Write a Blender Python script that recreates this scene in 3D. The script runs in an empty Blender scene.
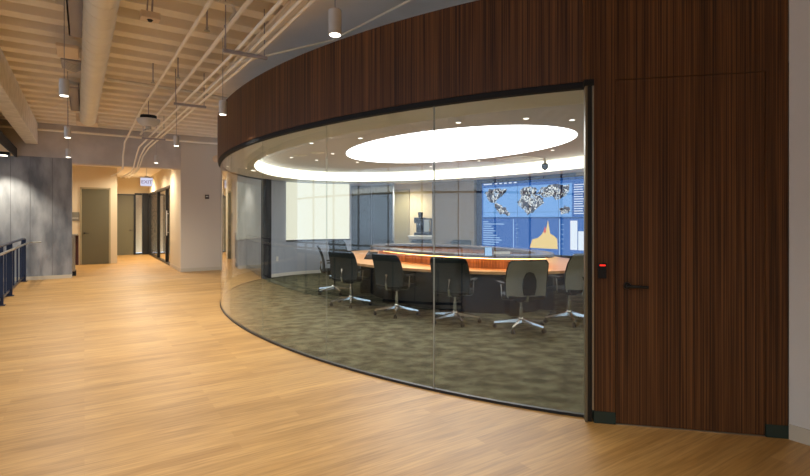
import bpy, bmesh, math, random
from mathutils import Vector, Matrix
random.seed(7)
C = bpy.context.scene.collection
PI = math.pi

# ------------------------------------------------------------------ camera numbers
F, CX, HY, EYE = 490.0, 405.0, 219.3, 1.47
TH = math.radians(123.2)                     # heading of the corridor
UX, UY = math.cos(TH), math.sin(TH)          # "u": along the corridor, away
VX, VY = math.sin(TH), -math.cos(TH)         # "v": across the hall, to the right
def g(u, v, z=0.0):
    return Vector((u*UX + v*VX, u*UY + v*VY, z))
def uv_of(p):
    return p[0]*UX + p[1]*UY, p[0]*VX + p[1]*VY
def at(x, y, z=0.0):                         # pixel -> point of the horizontal plane z
    Y = F*(EYE - z)/(y - HY)
    return Vector(((x - CX)*Y/F, Y, z))
# the oval room
EC = Vector((0.731, 8.461)); ETH = 2.198
EU = Vector((math.cos(ETH), math.sin(ETH))); EV = Vector((math.sin(ETH), -math.cos(ETH)))
EA, EB = 5.798, 3.453
def ell(phi, off=0.0, a=EA, b=EB, du=0.0, dv=0.0):
    """point of the oval; off pushes it outward along its normal"""
    c, s = math.cos(phi), math.sin(phi)
    nx, ny = c/a, s/b; n = math.hypot(nx, ny)
    p = EC + EU*(du + a*c + off*nx/n) + EV*(dv + b*s + off*ny/n)
    return Vector((p.x, p.y))
def hit(x, far=True, a=EA, b=EB):
    """where the sight line of column x meets the oval -> phi"""
    k = (x - CX)/F
    d = Vector((k, 1.0)); o = -EC
    A = (d@EU/a)**2 + (d@EV/b)**2
    B = 2*((d@EU)*(o@EU)/a**2 + (d@EV)*(o@EV)/b**2)
    Cc = (o@EU/a)**2 + (o@EV/b)**2 - 1
    q = math.sqrt(max(0.0, B*B - 4*A*Cc))
    t = (-B + (q if far else -q))/(2*A)
    p = d*t - EC
    return math.atan2((p@EV)/b, (p@EU)/a) % (2*PI)

Z_GLASS, Z_SOFF, Z_UP, Z_FASC = 2.437, 2.4615, 2.693, 3.23
Z_DECK = 3.80

# ------------------------------------------------------------------ materials
def lin(c):
    return tuple(((x/255)/12.92 if x/255 <= .04045 else ((x/255 + .055)/1.055)**2.4) for x in c) + (1.0,)
def mat(name, col, rough=.6, metal=0.0, spec=None, emit=None, es=0.0):
    m = bpy.data.materials.new(name); m.use_nodes = True
    b = m.node_tree.nodes['Principled BSDF']
    b.inputs['Base Color'].default_value = lin(col)
    b.inputs['Roughness'].default_value = rough
    b.inputs['Metallic'].default_value = metal
    if spec is not None: b.inputs['Specular IOR Level'].default_value = spec
    if emit:
        b.inputs['Emission Color'].default_value = lin(emit)
        b.inputs['Emission Strength'].default_value = es
    return m
def nodes(m):
    return m.node_tree.nodes, m.node_tree.links, m.node_tree.nodes['Principled BSDF']
def noisy(name, c1, c2, scale=5.0, rough=.7, detail=5.0, stretch=(1, 1, 1), bump=0.0, lo=.35, hi=.65, coord='Object', metal=0.0, rot=0.0, spec=None):
    m = mat(name, c1, rough, metal, spec); N, L, b = nodes(m)
    tc = N.new('ShaderNodeTexCoord'); mp = N.new('ShaderNodeMapping')
    mp.inputs['Scale'].default_value = stretch; mp.inputs['Rotation'].default_value = (0, 0, rot)
    t = N.new('ShaderNodeTexNoise'); t.inputs['Scale'].default_value = scale; t.inputs['Detail'].default_value = detail
    r = N.new('ShaderNodeValToRGB'); r.color_ramp.elements[0].position = lo; r.color_ramp.elements[1].position = hi
    r.color_ramp.elements[0].color = lin(c1); r.color_ramp.elements[1].color = lin(c2)
    L.new(tc.outputs[coord], mp.inputs['Vector']); L.new(mp.outputs[0], t.inputs['Vector'])
    L.new(t.outputs['Fac'], r.inputs[0]); L.new(r.outputs[0], b.inputs['Base Color'])
    if bump:
        bn = N.new('ShaderNodeBump'); bn.inputs['Strength'].default_value = bump; bn.inputs['Distance'].default_value = .01
        L.new(t.outputs['Fac'], bn.inputs['Height']); L.new(bn.outputs[0], b.inputs['Normal'])
    return m

def make_floor_mat():
    m = mat('oak_planks', (205, 160, 105), .42); N, L, b = nodes(m)
    tc = N.new('ShaderNodeTexCoord'); mp = N.new('ShaderNodeMapping')
    mp.inputs['Rotation'].default_value = (0, 0, -math.atan2(VY, VX))
    L.new(tc.outputs['Object'], mp.inputs[0])
    br = N.new('ShaderNodeTexBrick'); br.offset = .37; br.offset_frequency = 2
    br.inputs['Scale'].default_value = 1.0; br.inputs['Brick Width'].default_value = 1.35; br.inputs['Row Height'].default_value = .10
    br.inputs['Mortar Size'].default_value = .0012; br.inputs['Bias'].default_value = 0.0
    br.inputs['Color1'].default_value = (0, 0, 0, 1); br.inputs['Color2'].default_value = (1, 1, 1, 1); br.inputs['Mortar'].default_value = (.35, .35, .35, 1)
    L.new(mp.outputs[0], br.inputs['Vector'])
    m2 = N.new('ShaderNodeMapping'); m2.inputs['Scale'].default_value = (1.2, 22, 1); L.new(mp.outputs[0], m2.inputs[0])
    ns = N.new('ShaderNodeTexNoise'); ns.inputs['Scale'].default_value = 2.2; ns.inputs['Detail'].default_value = 7; ns.inputs['Distortion'].default_value = .6
    L.new(m2.outputs[0], ns.inputs['Vector'])
    m3 = N.new('ShaderNodeMapping'); m3.inputs['Scale'].default_value = (.5, 2.2, 1); L.new(mp.outputs[0], m3.inputs[0])
    n3 = N.new('ShaderNodeTexNoise'); n3.inputs['Scale'].default_value = 1.3; n3.inputs['Detail'].default_value = 3
    L.new(m3.outputs[0], n3.inputs['Vector'])
    r1 = N.new('ShaderNodeValToRGB'); e = r1.color_ramp.elements
    e[0].position = 0; e[0].color = lin((170, 128, 70)); e[1].position = 1; e[1].color = lin((192, 150, 90))
    L.new(br.outputs['Color'], r1.inputs[0])
    r2 = N.new('ShaderNodeValToRGB'); e = r2.color_ramp.elements
    e[0].position = .3; e[0].color = (.72, .68, .62, 1); e[1].position = .62; e[1].color = (1.06, 1.06, 1.06, 1)
    L.new(ns.outputs['Fac'], r2.inputs[0])
    r3 = N.new('ShaderNodeValToRGB'); e = r3.color_ramp.elements
    e[0].position = .35; e[0].color = (.88, .87, .84, 1); e[1].position = .65; e[1].color = (1.05, 1.05, 1.05, 1)
    L.new(n3.outputs['Fac'], r3.inputs[0])
    x1 = N.new('ShaderNodeMix'); x1.data_type = 'RGBA'; x1.blend_type = 'MULTIPLY'; x1.inputs[0].default_value = 1
    L.new(r1.outputs[0], x1.inputs[6]); L.new(r2.outputs[0], x1.inputs[7])
    x2 = N.new('ShaderNodeMix'); x2.data_type = 'RGBA'; x2.blend_type = 'MULTIPLY'; x2.inputs[0].default_value = 1
    L.new(x1.outputs[2], x2.inputs[6]); L.new(r3.outputs[0], x2.inputs[7])
    L.new(x2.outputs[2], b.inputs['Base Color'])
    return m

def make_wood(name, dark, mid, light, rough=.38, freq=1.0, uvmap=True):
    """veneer with a vertical striped grain; UV x runs across the grain in metres, y up"""
    m = mat(name, mid, rough); N, L, b = nodes(m)
    tc = N.new('ShaderNodeTexCoord'); src = tc.outputs['UV'] if uvmap else tc.outputs['Object']
    def noise(sx, sy, sc, det):
        mp = N.new('ShaderNodeMapping'); mp.inputs['Scale'].default_value = (sx, sy, sx if not uvmap else 1); L.new(src, mp.inputs[0])
        n = N.new('ShaderNodeTexNoise'); n.inputs['Scale'].default_value = sc; n.inputs['Detail'].default_value = det; L.new(mp.outputs[0], n.inputs['Vector'])
        return n
    a = noise(48*freq, .22, 2.0, 3); c = noise(9*freq, .12, 1.5, 2); d = noise(160*freq, 1.2, 2.0, 2)
    ad = N.new('ShaderNodeMath'); ad.operation = 'MULTIPLY_ADD'; ad.inputs[1].default_value = .60; L.new(a.outputs['Fac'], ad.inputs[0]); 
    m1 = N.new('ShaderNodeMath'); m1.operation = 'MULTIPLY'; m1.inputs[1].default_value = .22; L.new(c.outputs['Fac'], m1.inputs[0]); L.new(m1.outputs[0], ad.inputs[2])
    a2 = N.new('ShaderNodeMath'); a2.operation = 'MULTIPLY_ADD'; a2.inputs[1].default_value = .18; L.new(d.outputs['Fac'], a2.inputs[0]); L.new(ad.outputs[0], a2.inputs[2])
    r = N.new('ShaderNodeValToRGB'); e = r.color_ramp.elements
    e[0].position = .40; e[0].color = lin(dark); e[1].position = .60; e[1].color = lin(light)
    k = e.new(.5); k.color = lin(mid)
    L.new(a2.outputs[0], r.inputs[0]); L.new(r.outputs[0], b.inputs['Base Color'])
    return m

def make_glass(name, tint, strength=1.0, rough=0.0):
    m = bpy.data.materials.new(name); m.use_nodes = True; N, L = m.node_tree.nodes, m.node_tree.links
    N.remove(N['Principled BSDF']); out = N['Material Output']
    t = N.new('ShaderNodeBsdfTransparent'); t.inputs[0].default_value = tint
    gl = N.new('ShaderNodeBsdfGlossy'); gl.inputs['Roughness'].default_value = rough; gl.inputs[0].default_value = (1, 1, 1, 1)
    lw = N.new('ShaderNodeLayerWeight'); lw.inputs['Blend'].default_value = .5
    p = N.new('ShaderNodeMath'); p.operation = 'POWER'; p.inputs[1].default_value = 5; L.new(lw.outputs['Facing'], p.inputs[0])
    q = N.new('ShaderNodeMath'); q.operation = 'MULTIPLY_ADD'; q.inputs[1].default_value = .96*strength; q.inputs[2].default_value = .04*strength; L.new(p.outputs[0], q.inputs[0])
    mx = N.new('ShaderNodeMixShader'); L.new(q.outputs[0], mx.inputs[0]); L.new(t.outputs[0], mx.inputs[1]); L.new(gl.outputs[0], mx.inputs[2])
    L.new(mx.outputs[0], out.inputs[0])
    return m
def emitter(name, col, s):
    m = bpy.data.materials.new(name); m.use_nodes = True; N, L = m.node_tree.nodes, m.node_tree.links
    N.remove(N['Principled BSDF']); e = N.new('ShaderNodeEmission'); e.inputs[0].default_value = lin(col); e.inputs[1].default_value = s
    L.new(e.outputs[0], N['Material Output'].inputs[0]); return m
def mottled_screen(name, cols, scale, s):
    m = bpy.data.materials.new(name); m.use_nodes = True; N, L = m.node_tree.nodes, m.node_tree.links
    N.remove(N['Principled BSDF']); e = N.new('ShaderNodeEmission'); e.inputs[1].default_value = s
    tc = N.new('ShaderNodeTexCoord'); t = N.new('ShaderNodeTexNoise'); t.inputs['Scale'].default_value = scale; t.inputs['Detail'].default_value = 2
    r = N.new('ShaderNodeValToRGB'); r.color_ramp.interpolation = 'CONSTANT'
    el = r.color_ramp.elements; el[0].position = 0; el[0].color = lin(cols[0][1]); el[1].position = cols[1][0]; el[1].color = lin(cols[1][1])
    for p_, c_ in cols[2:]:
        k = el.new(p_); k.color = lin(c_)
    L.new(tc.outputs['Object'], t.inputs['Vector']); L.new(t.outputs['Fac'], r.inputs[0]); L.new(r.outputs[0], e.inputs[0]); L.new(e.outputs[0], N['Material Output'].inputs[0])
    return m

M = {}
M['floor'] = make_floor_mat()
M['carpet'] = noisy('mottled_carpet', (66, 66, 52), (112, 110, 88), 5.0, .95, 10, (1, 1.3, 1), .25, .38, .66, rot=-.5, spec=.1)
M['fascia_wood'] = make_wood('walnut_veneer', (48, 28, 14), (86, 53, 27), (114, 75, 41), .5)
M['fascia_wood'].node_tree.nodes['Principled BSDF'].inputs['Specular IOR Level'].default_value = .3
M['desk_wood'] = noisy('desk_veneer', (190, 140, 96), (218, 174, 128), 3, .28, 4, (1, 6, 1))
M['inner_wood'] = make_wood('desk_inner_veneer', (92, 54, 28), (126, 80, 44), (156, 104, 60), .4, .5)
M['concrete'] = noisy('board_marked_concrete', (108, 110, 114), (158, 158, 158), 3.4, .85, 9, (1, 1, .35), .3)
M['concrete_smooth'] = noisy('smooth_concrete', (186, 178, 170), (206, 198, 190), 2.0, .85, 6)
M['beam'] = noisy('beam_concrete', (206, 198, 180), (224, 216, 200), 6, .9, 8, (1, 1, 1), .4)
M['deck'] = noisy('painted_deck', (230, 220, 200), (238, 228, 210), 2, .7, 3)
M['slab'] = noisy('painted_slab', (240, 230, 212), (246, 236, 220), 2, .8, 3)
M['pipe'] = mat('painted_pipe', (244, 236, 218), .5)
M['duct'] = noisy('painted_duct', (226, 216, 192), (234, 224, 200), 3, .5, 3)
M['duct_grey'] = mat('grey_duct', (160, 154, 156), .6)
M['junction'] = mat('junction_cover', (222, 202, 176), .6)
M['paint_warm'] = mat('warm_white_paint', (206, 190, 160), .8)
M['paint_greige'] = mat('greige_paint', (204, 192, 174), .8)
M['paint_grey'] = mat('grey_paint', (204, 198, 188), .8)
M['paint_blue'] = mat('blue_grey_paint', (172, 180, 194), .7)
M['paint_taupe'] = mat('taupe_paint', (128, 122, 112), .7)
M['soffit'] = mat('soffit_paint', (226, 228, 222), .75)
M['upceil'] = mat('room_ceiling_paint', (198, 200, 206), .75)
M['baseboard'] = mat('painted_baseboard', (190, 178, 156), .6)
M['base_green'] = mat('dark_green_rubber_base', (32, 48, 40), .6)
M['door_olive'] = mat('olive_door', (92, 86, 64), .5)
M['frame_beige'] = mat('beige_door_frame', (150, 138, 108), .5)
M['black'] = mat('black_metal', (14, 15, 17), .4)
M['blackm'] = mat('matt_black', (16, 15, 15), .8)
M['steel_blue'] = mat('blue_black_steel', (28, 38, 60), .4, .3)
M['steel'] = mat('brushed_steel', (170, 168, 160), .3, .9)
M['chrome'] = mat('polished_aluminium', (215, 215, 215), .16, 1.0)
M['white_metal'] = mat('white_lamp_metal', (200, 196, 190), .45)
M['white_gloss'] = mat('white_laminate', (232, 230, 222), .3)
M['glass'] = make_glass('clear_glass', (.955, .975, .96, 1), 1.0)
M['glass_dark'] = make_glass('smoked_glass', (.55, .62, .64, 1), 1.6)
M['jamb'] = mat('bronze_jamb', (112, 102, 80), .4, .3)
M['seam'] = mat('silicone_joint', (150, 152, 142), .3)
M['fabric'] = noisy('black_seat_fabric', (16, 20, 23), (28, 33, 37), 60, .85, 2)
M['mesh_dark'] = noisy('dark_mesh_fabric', (14, 24, 28), (26, 40, 44), 90, .7, 2)
M['mesh_lit_tone'] = noisy('lit_tone_mesh_fabric', (146, 144, 132), (160, 158, 146), 90, .7, 2)  # lighter copy of the dark mesh, light on the backs put into the colour
M['dark_lam'] = mat('dark_blue_laminate', (18, 24, 34), .25)
M['ledge'] = mat('grey_stone_ledge', (84, 76, 72), .22)
M['rubber'] = mat('black_rubber', (18, 18, 18), .6)
M['lamp'] = emitter('lamp_face', (255, 246, 228), 6)
M['disc'] = emitter('stretched_light_ceiling', (255, 250, 250), 7)
M['cove'] = emitter('cove_light', (255, 247, 222), 5)
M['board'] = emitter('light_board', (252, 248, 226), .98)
M['led'] = emitter('amber_led', (255, 182, 108), 18)
M['dl'] = emitter('small_downlight', (255, 250, 240), 3)
M['red'] = emitter('red_led', (255, 50, 36), 1.6)
M['exit_face'] = emitter('exit_face', (214, 214, 236), 1.0)
M['exit_text'] = emitter('exit_text', (120, 70, 110), .8)

# ------------------------------------------------------------------ mesh helpers
class MB:
    def __init__(s): s.v = []; s.f = []; s.uv = []; s.sm = []
    def add(s, verts, faces, uvs=None, smooth=False):
        n = len(s.v); s.v += [Vector(v) for v in verts]
        for i, f in enumerate(faces):
            s.f.append(tuple(n + k for k in f)); s.uv.append(uvs[i] if uvs else None); s.sm.append(smooth)
        return s
    def box(s, a, b, tf=None):
        x0, y0, z0 = a; x1, y1, z1 = b
        vs = [(x0, y0, z0), (x1, y0, z0), (x1, y1, z0), (x0, y1, z0), (x0, y0, z1), (x1, y0, z1), (x1, y1, z1), (x0, y1, z1)]
        if tf: vs = [tf(*v) for v in vs]
        return s.add(vs, [(0, 3, 2, 1), (4, 5, 6, 7), (0, 1, 5, 4), (1, 2, 6, 5), (2, 3, 7, 6), (3, 0, 4, 7)])
    def prism(s, pts, z0, z1):
        n = len(pts)
        vs = [(p[0], p[1], z0) for p in pts] + [(p[0], p[1], z1) for p in pts]
        return s.add(vs, [tuple(range(n))[::-1], tuple(range(n, 2*n))] + [(i, (i+1) % n, n + (i+1) % n, n + i) for i in range(n)])
    def tube(s, pts, r, seg=10, caps=True, r2=None):
        pts = [Vector(p) for p in pts]; rings = []; n = len(pts)
        up = Vector((0, 0, 1))
        for i, p in enumerate(pts):
            d = (pts[min(i+1, n-1)] - pts[max(i-1, 0)]).normalized()
            a = d.cross(up)
            if a.length < 1e-3: a = d.cross(Vector((1, 0, 0)))
            a.normalize(); b = d.cross(a).normalized()
            rr = r if r2 is None else r + (r2 - r)*i/(n-1)
            rings.append([p + (a*math.cos(2*PI*k/seg) + b*math.sin(2*PI*k/seg))*rr for k in range(seg)])
        vs = [v for R in rings for v in R]; fs = []
        for i in range(n-1):
            for k in range(seg):
                fs.append((i*seg+k, i*seg+(k+1) % seg, (i+1)*seg+(k+1) % seg, (i+1)*seg+k))
        s.add(vs, fs, smooth=True)
        if caps:
            s.add(rings[0], [tuple(range(seg))]); s.add(rings[-1], [tuple(range(seg))[::-1]])
        return s
    def lathe(s, prof, o=(0, 0, 0), seg=20, axis=None):
        o = Vector(o); vs = []; fs = []
        for r, z in prof:
            for k in range(seg):
                a = 2*PI*k/seg; p = Vector((r*math.cos(a), r*math.sin(a), z))
                if axis: p = axis @ p
                vs.append(o + p)
        for i in range(len(prof)-1):
            for k in range(seg):
                fs.append((i*seg+k, i*seg+(k+1) % seg, (i+1)*seg+(k+1) % seg, (i+1)*seg+k))
        s.add(vs, fs, smooth=True)
        s.add(vs[:seg], [tuple(range(seg))[::-1]]); s.add(vs[-seg:], [tuple(range(seg))])
        return s
    def wallstrip(s, inner, outer, z0, z1):
        """solid curved slab between two polylines of 2D points; outside faces carry UV in metres"""
        n = len(inner); d = [0.0]
        for i in range(1, n): d.append(d[-1] + (outer[i]-outer[i-1]).length)
        vs = []
        for i in range(n):
            vs += [(inner[i].x, inner[i].y, z0), (inner[i].x, inner[i].y, z1), (outer[i].x, outer[i].y, z0), (outer[i].x, outer[i].y, z1)]
        fs, uv = [], []
        for i in range(n-1):
            a, b = 4*i, 4*i+4
            q = [(d[i], z0), (d[i+1], z0), (d[i+1], z1), (d[i], z1)]
            fs.append((a+2, b+2, b+3, a+3)); uv.append(q)
            fs.append((a, a+1, b+1, b)); uv.append([q[0], q[3], q[2], q[1]])
            fs.append((a+1, a+3, b+3, b+1)); uv.append([(d[i], z1), (d[i], z1+.02), (d[i+1], z1+.02), (d[i+1], z1)])
            fs.append((a, b, b+2, a+2)); uv.append([(d[i], z0), (d[i+1], z0), (d[i+1], z0-.02), (d[i], z0-.02)])
        a = 0; b = 4*(n-1)
        fs.append((a, a+2, a+3, a+1)); uv.append([(0, z0), (.02, z0), (.02, z1), (0, z1)])
        fs.append((b, b+1, b+3, b+2)); uv.append([(0, z0), (0, z1), (.02, z1), (.02, z0)])
        return s.add(vs, fs, uv)
    def build(s, name, m, parent=None, bevel=0.0, smooth=False, fixn=True, **props):
        me = bpy.data.meshes.new(name); off = parent.location if parent is not None and parent.parent is None else None
        if parent is not None and parent.parent is not None: off = parent.parent.location
        vs = [v - off for v in s.v] if off is not None else s.v
        me.from_pydata([tuple(v) for v in vs], [], s.f)
        if any(u is not None for u in s.uv):
            ul = me.uv_layers.new(name='UVMap')
            for p, u in zip(me.polygons, s.uv):
                if u:
                    for li, c in zip(p.loop_indices, u): ul.data[li].uv = c
        for p, k in zip(me.polygons, s.sm): p.use_smooth = bool(k or smooth)
        if fixn:
            bm = bmesh.new(); bm.from_mesh(me); bmesh.ops.remove_doubles(bm, verts=bm.verts, dist=1e-5)
            bmesh.ops.recalc_face_normals(bm, faces=bm.faces)
            for e_ in bm.edges:
                if len(e_.link_faces) == 2 and e_.calc_face_angle(0) > .7: e_.smooth = False
            bm.to_mesh(me); bm.free()
        me.materials.append(m); o = bpy.data.objects.new(name, me); C.objects.link(o)
        if parent is not None: o.parent = parent
        if bevel:
            b = o.modifiers.new('edge', 'BEVEL'); b.width = bevel; b.segments = 2; b.limit_method = 'ANGLE'
        for k, v in props.items(): o[k] = v
        return o
def thing(name, label, cat, loc=(0, 0, 0), group=None):
    o = bpy.data.objects.new(name, None); C.objects.link(o); o.location = loc; o.empty_display_size = .1
    o['label'] = label; o['category'] = cat
    if group: o['group'] = group
    return o
def tag(o, label, cat, group=None):
    o['label'] = label; o['category'] = cat
    if group: o['group'] = group
    return o
def struct(o):
    o['kind'] = 'structure'; return o
def clone(root, loc, rz=0.0, label=None):
    r = root.copy(); C.objects.link(r); r.location = loc; r.rotation_euler = (0, 0, rz)
    if label: r['label'] = label
    for ch in list(root.children):
        c = ch.copy(); C.objects.link(c); c.parent = r
        for q in list(ch.children):
            d = q.copy(); C.objects.link(d); d.parent = c
    return r
def G(u, v, z): return g(u, v, z)
def wclip(p, n0=.13):
    d = (p-J0)@jn
    return p if d > n0 else p + jn*(n0-d)
J0 = Vector((1.367, 3.545)); J3 = Vector((2.569, 3.286)); jd = (J3-J0).normalized(); jn = Vector((-jd.y, jd.x))
def arc(p0, p1, n, off=0.0, **k):
    return [ell(p0 + (p1-p0)*i/n, off, **k) for i in range(n+1)]
def text_mesh(name, txt, size, m, parent, mtx):
    cu = bpy.data.curves.new(name, 'FONT'); cu.body = txt; cu.size = size; cu.align_x = 'CENTER'; cu.align_y = 'CENTER'; cu.extrude = .002
    t = bpy.data.objects.new(name, cu); C.objects.link(t)
    dg = bpy.context.evaluated_depsgraph_get(); me = bpy.data.meshes.new_from_object(t.evaluated_get(dg))
    C.objects.unlink(t); bpy.data.objects.remove(t)
    o = bpy.data.objects.new(name, me); me.materials.clear(); me.materials.append(m); C.objects.link(o); o.parent = parent
    o.matrix_local = mtx; return o

PH_J = math.radians(222.3)
# ================================================================== ROOM SHELL
U0, U1 = -5.0, 24.0          # hall extent along u
VR = 3.93                    # grey wall on the right
PA = 14.84                   # plane of the concrete wall / header
CV0, CV1 = -.26, 2.25        # corridor
# wood wall corner points
J0 = Vector((1.367, 3.545)); J3 = Vector((2.569, 3.286)); jd = (J3-J0).normalized(); jn = Vector((-jd.y, jd.x)) # jn points away from the camera
def JW(s, n, z): p = J0 + jd*s + jn*n; return Vector((p.x, p.y, z))
JL = (J3-J0).length

# floor (with the stair opening cut out at v < -1.3)
b = MB()
b.box((U0, -1.28, -.2), (U1, 7.2, 0), G)
b.box((U0, -7.0, -.2), (3.0, -1.28, 0), G)
struct(b.build('floor', M['floor']))
b = MB(); b.box((3.0, -7.0, -2.2), (PA, -1.28, -2.0), G)
struct(b.build('floor', M['concrete_smooth']))
b = MB(); b.box((3.0, -1.34, -2.0), (PA, -1.281, -.03), G); struct(b.build('trim_1', M['blackm']))
# carpet of the oval room
b = MB(); b.prism([(p.x, p.y) for p in [q if PH_J-.02 < 2*PI*i/160 else wclip(q, .0) for i, q in enumerate(arc(0, 2*PI*(1-1/160), 159, -.02))]], .0005, .006)
struct(b.build('floor', M['carpet']))

# corrugated deck: trapezoid ribs running along v
def deck():
    b = MB(); prof = []; u = U0
    while u < PA + .1:
        prof += [(u, Z_DECK), (u+.20, Z_DECK), (u+.24, Z_DECK+.2), (u+.46, Z_DECK+.2)]; u += .50
        prof.append((u-.0001+.0, Z_DECK+.0)) if False else None
    prof.append((u, Z_DECK))
    n = len(prof); vs = []
    for (uu, zz) in prof:
        vs += [g(uu, -7.0, zz), g(uu, 7.2, zz), g(uu, 7.2, Z_DECK+.3), g(uu, -7.0, Z_DECK+.3)]
    fs = []
    for i in range(n-1):
        a, c = 4*i, 4*i+4
        fs += [(a, c, c+1, a+1), (a+3, a+2, c+2, c+3)]
    b.add(vs, fs); return b
struct(deck().build('ceiling', M['deck'], fixn=False))
# flat painted slab over the oval room
b = MB(); b.box((U0, 1.82, Z_DECK-.04), (9.3, 7.2, Z_DECK-.005), G)
struct(b.build('ceiling', M['slab']))
# long concrete beam
b = MB(); b.box((U0, -1.19, 3.29), (PA, -.945, Z_DECK-.001), G)
struct(b.build('trim_2', M['beam'], bevel=.01))
# low stair ceiling on the left with a black edge
b = MB(); b.box((4.5, -6.9, 2.97), (PA-.01, -1.38, 3.12), G); struct(b.build('ceiling', M['paint_warm']))
b = MB(); b.box((4.5, -1.379, 2.95), (PA-.01, -1.34, 3.16), G); struct(b.build('trim_3', M['blackm']))

# ---- far wall: concrete block, header, greige wall
b = MB(); b.box((PA, -7.0, -2.2), (PA+.35, CV0, 2.99), G)
struct(b.build('wall_concrete', M['concrete']))
# board joints of the concrete
b = MB()
for v in (-3.4, -2.4, -1.47, -1.10, -.665): b.box((PA-.004, v, .1), (PA+.001, v+.012, 2.98), G)
struct(b.build('trim_4', mat('concrete_joint', (112, 113, 115), .9)))
b = MB(); b.box((PA+.01, -7.0, 2.99), (PA+.30, CV0, Z_DECK+.12), G); b.box((PA+.01, CV0, 2.87), (PA+.30, CV1, Z_DECK+.12), G)
struct(b.build('wall_header', M['concrete_smooth']))
b = MB(); b.box((PA, CV1, 0), (PA+.2, 3.30, Z_DECK+.12), G); struct(b.build('wall_far', M['paint_greige']))
b = MB(); b.box((PA, 3.30, 2.5), (PA+.2, 3.62, Z_DECK+.12), G); b.box((PA, 3.62, 0), (PA+.2, 8.5, Z_DECK+.12), G)
struct(b.build('wall_far', M['paint_grey']))
b = MB(); b.box((PA-.012, CV1, 0), (PA, 3.30, .1), G); b.box((PA-.012, 3.62, 0), (PA, 8.4, .1), G); struct(b.build('baseboard_far', M['baseboard']))
b = MB(); b.box((PA-.012, -7, 0), (PA, CV0, .09), G); struct(b.build('baseboard_concrete', M['baseboard']))
# door in the far wall seen through the glass
b = MB(); b.box((PA+.06, 3.30, .0), (PA+.1, 3.62, 2.5), G); struct(b.build('door_4', M['door_olive']))

# ---- corridor
b = MB(); b.box((19.0, -1.6, 0), (19.15, -.12, 3.2), G); b.box((19.0, .73, 0), (19.15, .92, 3.2), G); b.box((19.0, -.12, 2.5), (19.15, .73, 3.2), G)
b.box((19.15, .80, 0), (23.2, .92, 3.2), G)
struct(b.build('wall_corridor_left', M['paint_warm']))
b = MB(); b.box((PA+.35, -1.75, 0), (19.15, -1.6, 3.2), G); struct(b.build('wall_recess', M['paint_warm']))
b = MB(); b.box((23.2, .70, 2.5), (23.35, 2.6, 3.2), G); struct(b.build('wall_corridor_end', M['paint_warm']))
b = MB(); b.box((PA+.2, CV1, 0), (16.9, CV1+.14, 3.2), G); b.box((16.9, CV1, 2.55), (23.2, CV1+.14, 3.2), G)
struct(b.build('wall_corridor_right', M['paint_warm']))
b = MB(); b.box((PA+.3, -1.75, 3.2), (25, 6.5, 3.3), G); struct(b.build('ceiling', M['slab']))
b = MB(); b.box((PA+.2, CV1-.012, 0), (16.9, CV1, .1), G); struct(b.build('baseboard_corridor', M['baseboard']))
# rooms behind the corridor glass
b = MB(); b.box((16.2, 6.0, 0), (24.5, 6.1, 3.2), G); b.box((16.0, CV1+.14, 0), (16.1, 6.1, 3.2), G); b.box((24.5, .7, 0), (24.6, 6.1, 3.2), G)
struct(b.build('wall_back_office', M['paint_warm']))

def flush_door(n, u, v0, v1, label_m, hv, parentless=True):
    """flat door leaf with frame and lever, facing the camera (plane u)"""
    b = MB(); b.box((u-.02, v0, .001), (u+.03, v1, 2.46), G); d = struct(b.build('door_%d' % n, M['door_olive'], bevel=.004))
    f = MB(); f.box((u-.035, v0-.05, 0), (u+.05, v0, 2.51), G); f.box((u-.035, v1, 0), (u+.05, v1+.05, 2.51), G); f.box((u-.035, v0-.05, 2.46), (u+.05, v1+.05, 2.51), G)
    f.build('door_frame', label_m, d)
    h = MB(); h.tube([g(u-.02, hv, 1.02), g(u-.07, hv, 1.02)], .012); h.tube([g(u-.07, hv-.01, 1.02), g(u-.07, hv+.12, 1.02)], .009)
    h.lathe([(.026, -.005), (.026, .005)], g(u-.025, hv, 1.02), 16, Matrix.Rotation(TH, 3, 'Z') @ Matrix.Rotation(PI/2, 3, 'Y'))
    h.build('door_handle', M['black'], d)
flush_door(1, 19.0, -.07, .68, M['frame_beige'], .0)
flush_door(2, 23.2, .85, 1.71, M['black'], 1.58)

# sidelight next to the second door, then the corner post
w = MB(); w.box((23.21, 1.78, .05), (23.225, 2.02, 2.48), G); wn = struct(w.build('window_9', M['glass']))
f = MB(); f.box((23.18, 1.745, 0), (23.26, 1.79, 2.55), G); f.box((23.18, 1.745, 2.48), (23.26, 2.1, 2.56), G); f.box((23.18, 1.745, 0), (23.26, 2.1, .06), G); f.box((23.05, 2.02, 0), (23.26, 2.28, 2.56), G)
f.build('window_frame', M['black'], wn)
# corridor glass front: two fixed panes and a glass door, frames black
def pane(n, u0, u1, nm='window_%d'):
    w = MB(); w.box((u0+.03, CV1+.05, .06), (u1-.03, CV1+.065, 2.47), G); wn = struct(w.build(nm % n, M['glass']))
    f = MB(); f.box((u0, CV1, 0), (u0+.05, CV1+.1, 2.55), G); f.box((u1-.05, CV1, 0), (u1, CV1+.1, 2.55), G)
    f.box((u0, CV1, 2.47), (u1, CV1+.1, 2.55), G); f.box((u0, CV1, 0), (u1, CV1+.1, .06), G)
    f.build('window_frame', M['black'], wn, bevel=.003); return wn
pane(10, 20.2, 23.04); pane(11, 17.95, 20.2); dd = pane(3, 16.95, 17.95, 'door_%d')
h = MB(); h.tube([g(17.25, CV1-.05, .95), g(17.25, CV1-.05, 1.75)], .016); h.tube([g(17.25, CV1-.05, 1.05), g(17.25, CV1+.01, 1.05)], .01); h.tube([g(17.25, CV1-.05, 1.65), g(17.25, CV1+.01, 1.65)], .01)
h.build('door_handle', M['white_metal'], dd)

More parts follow.
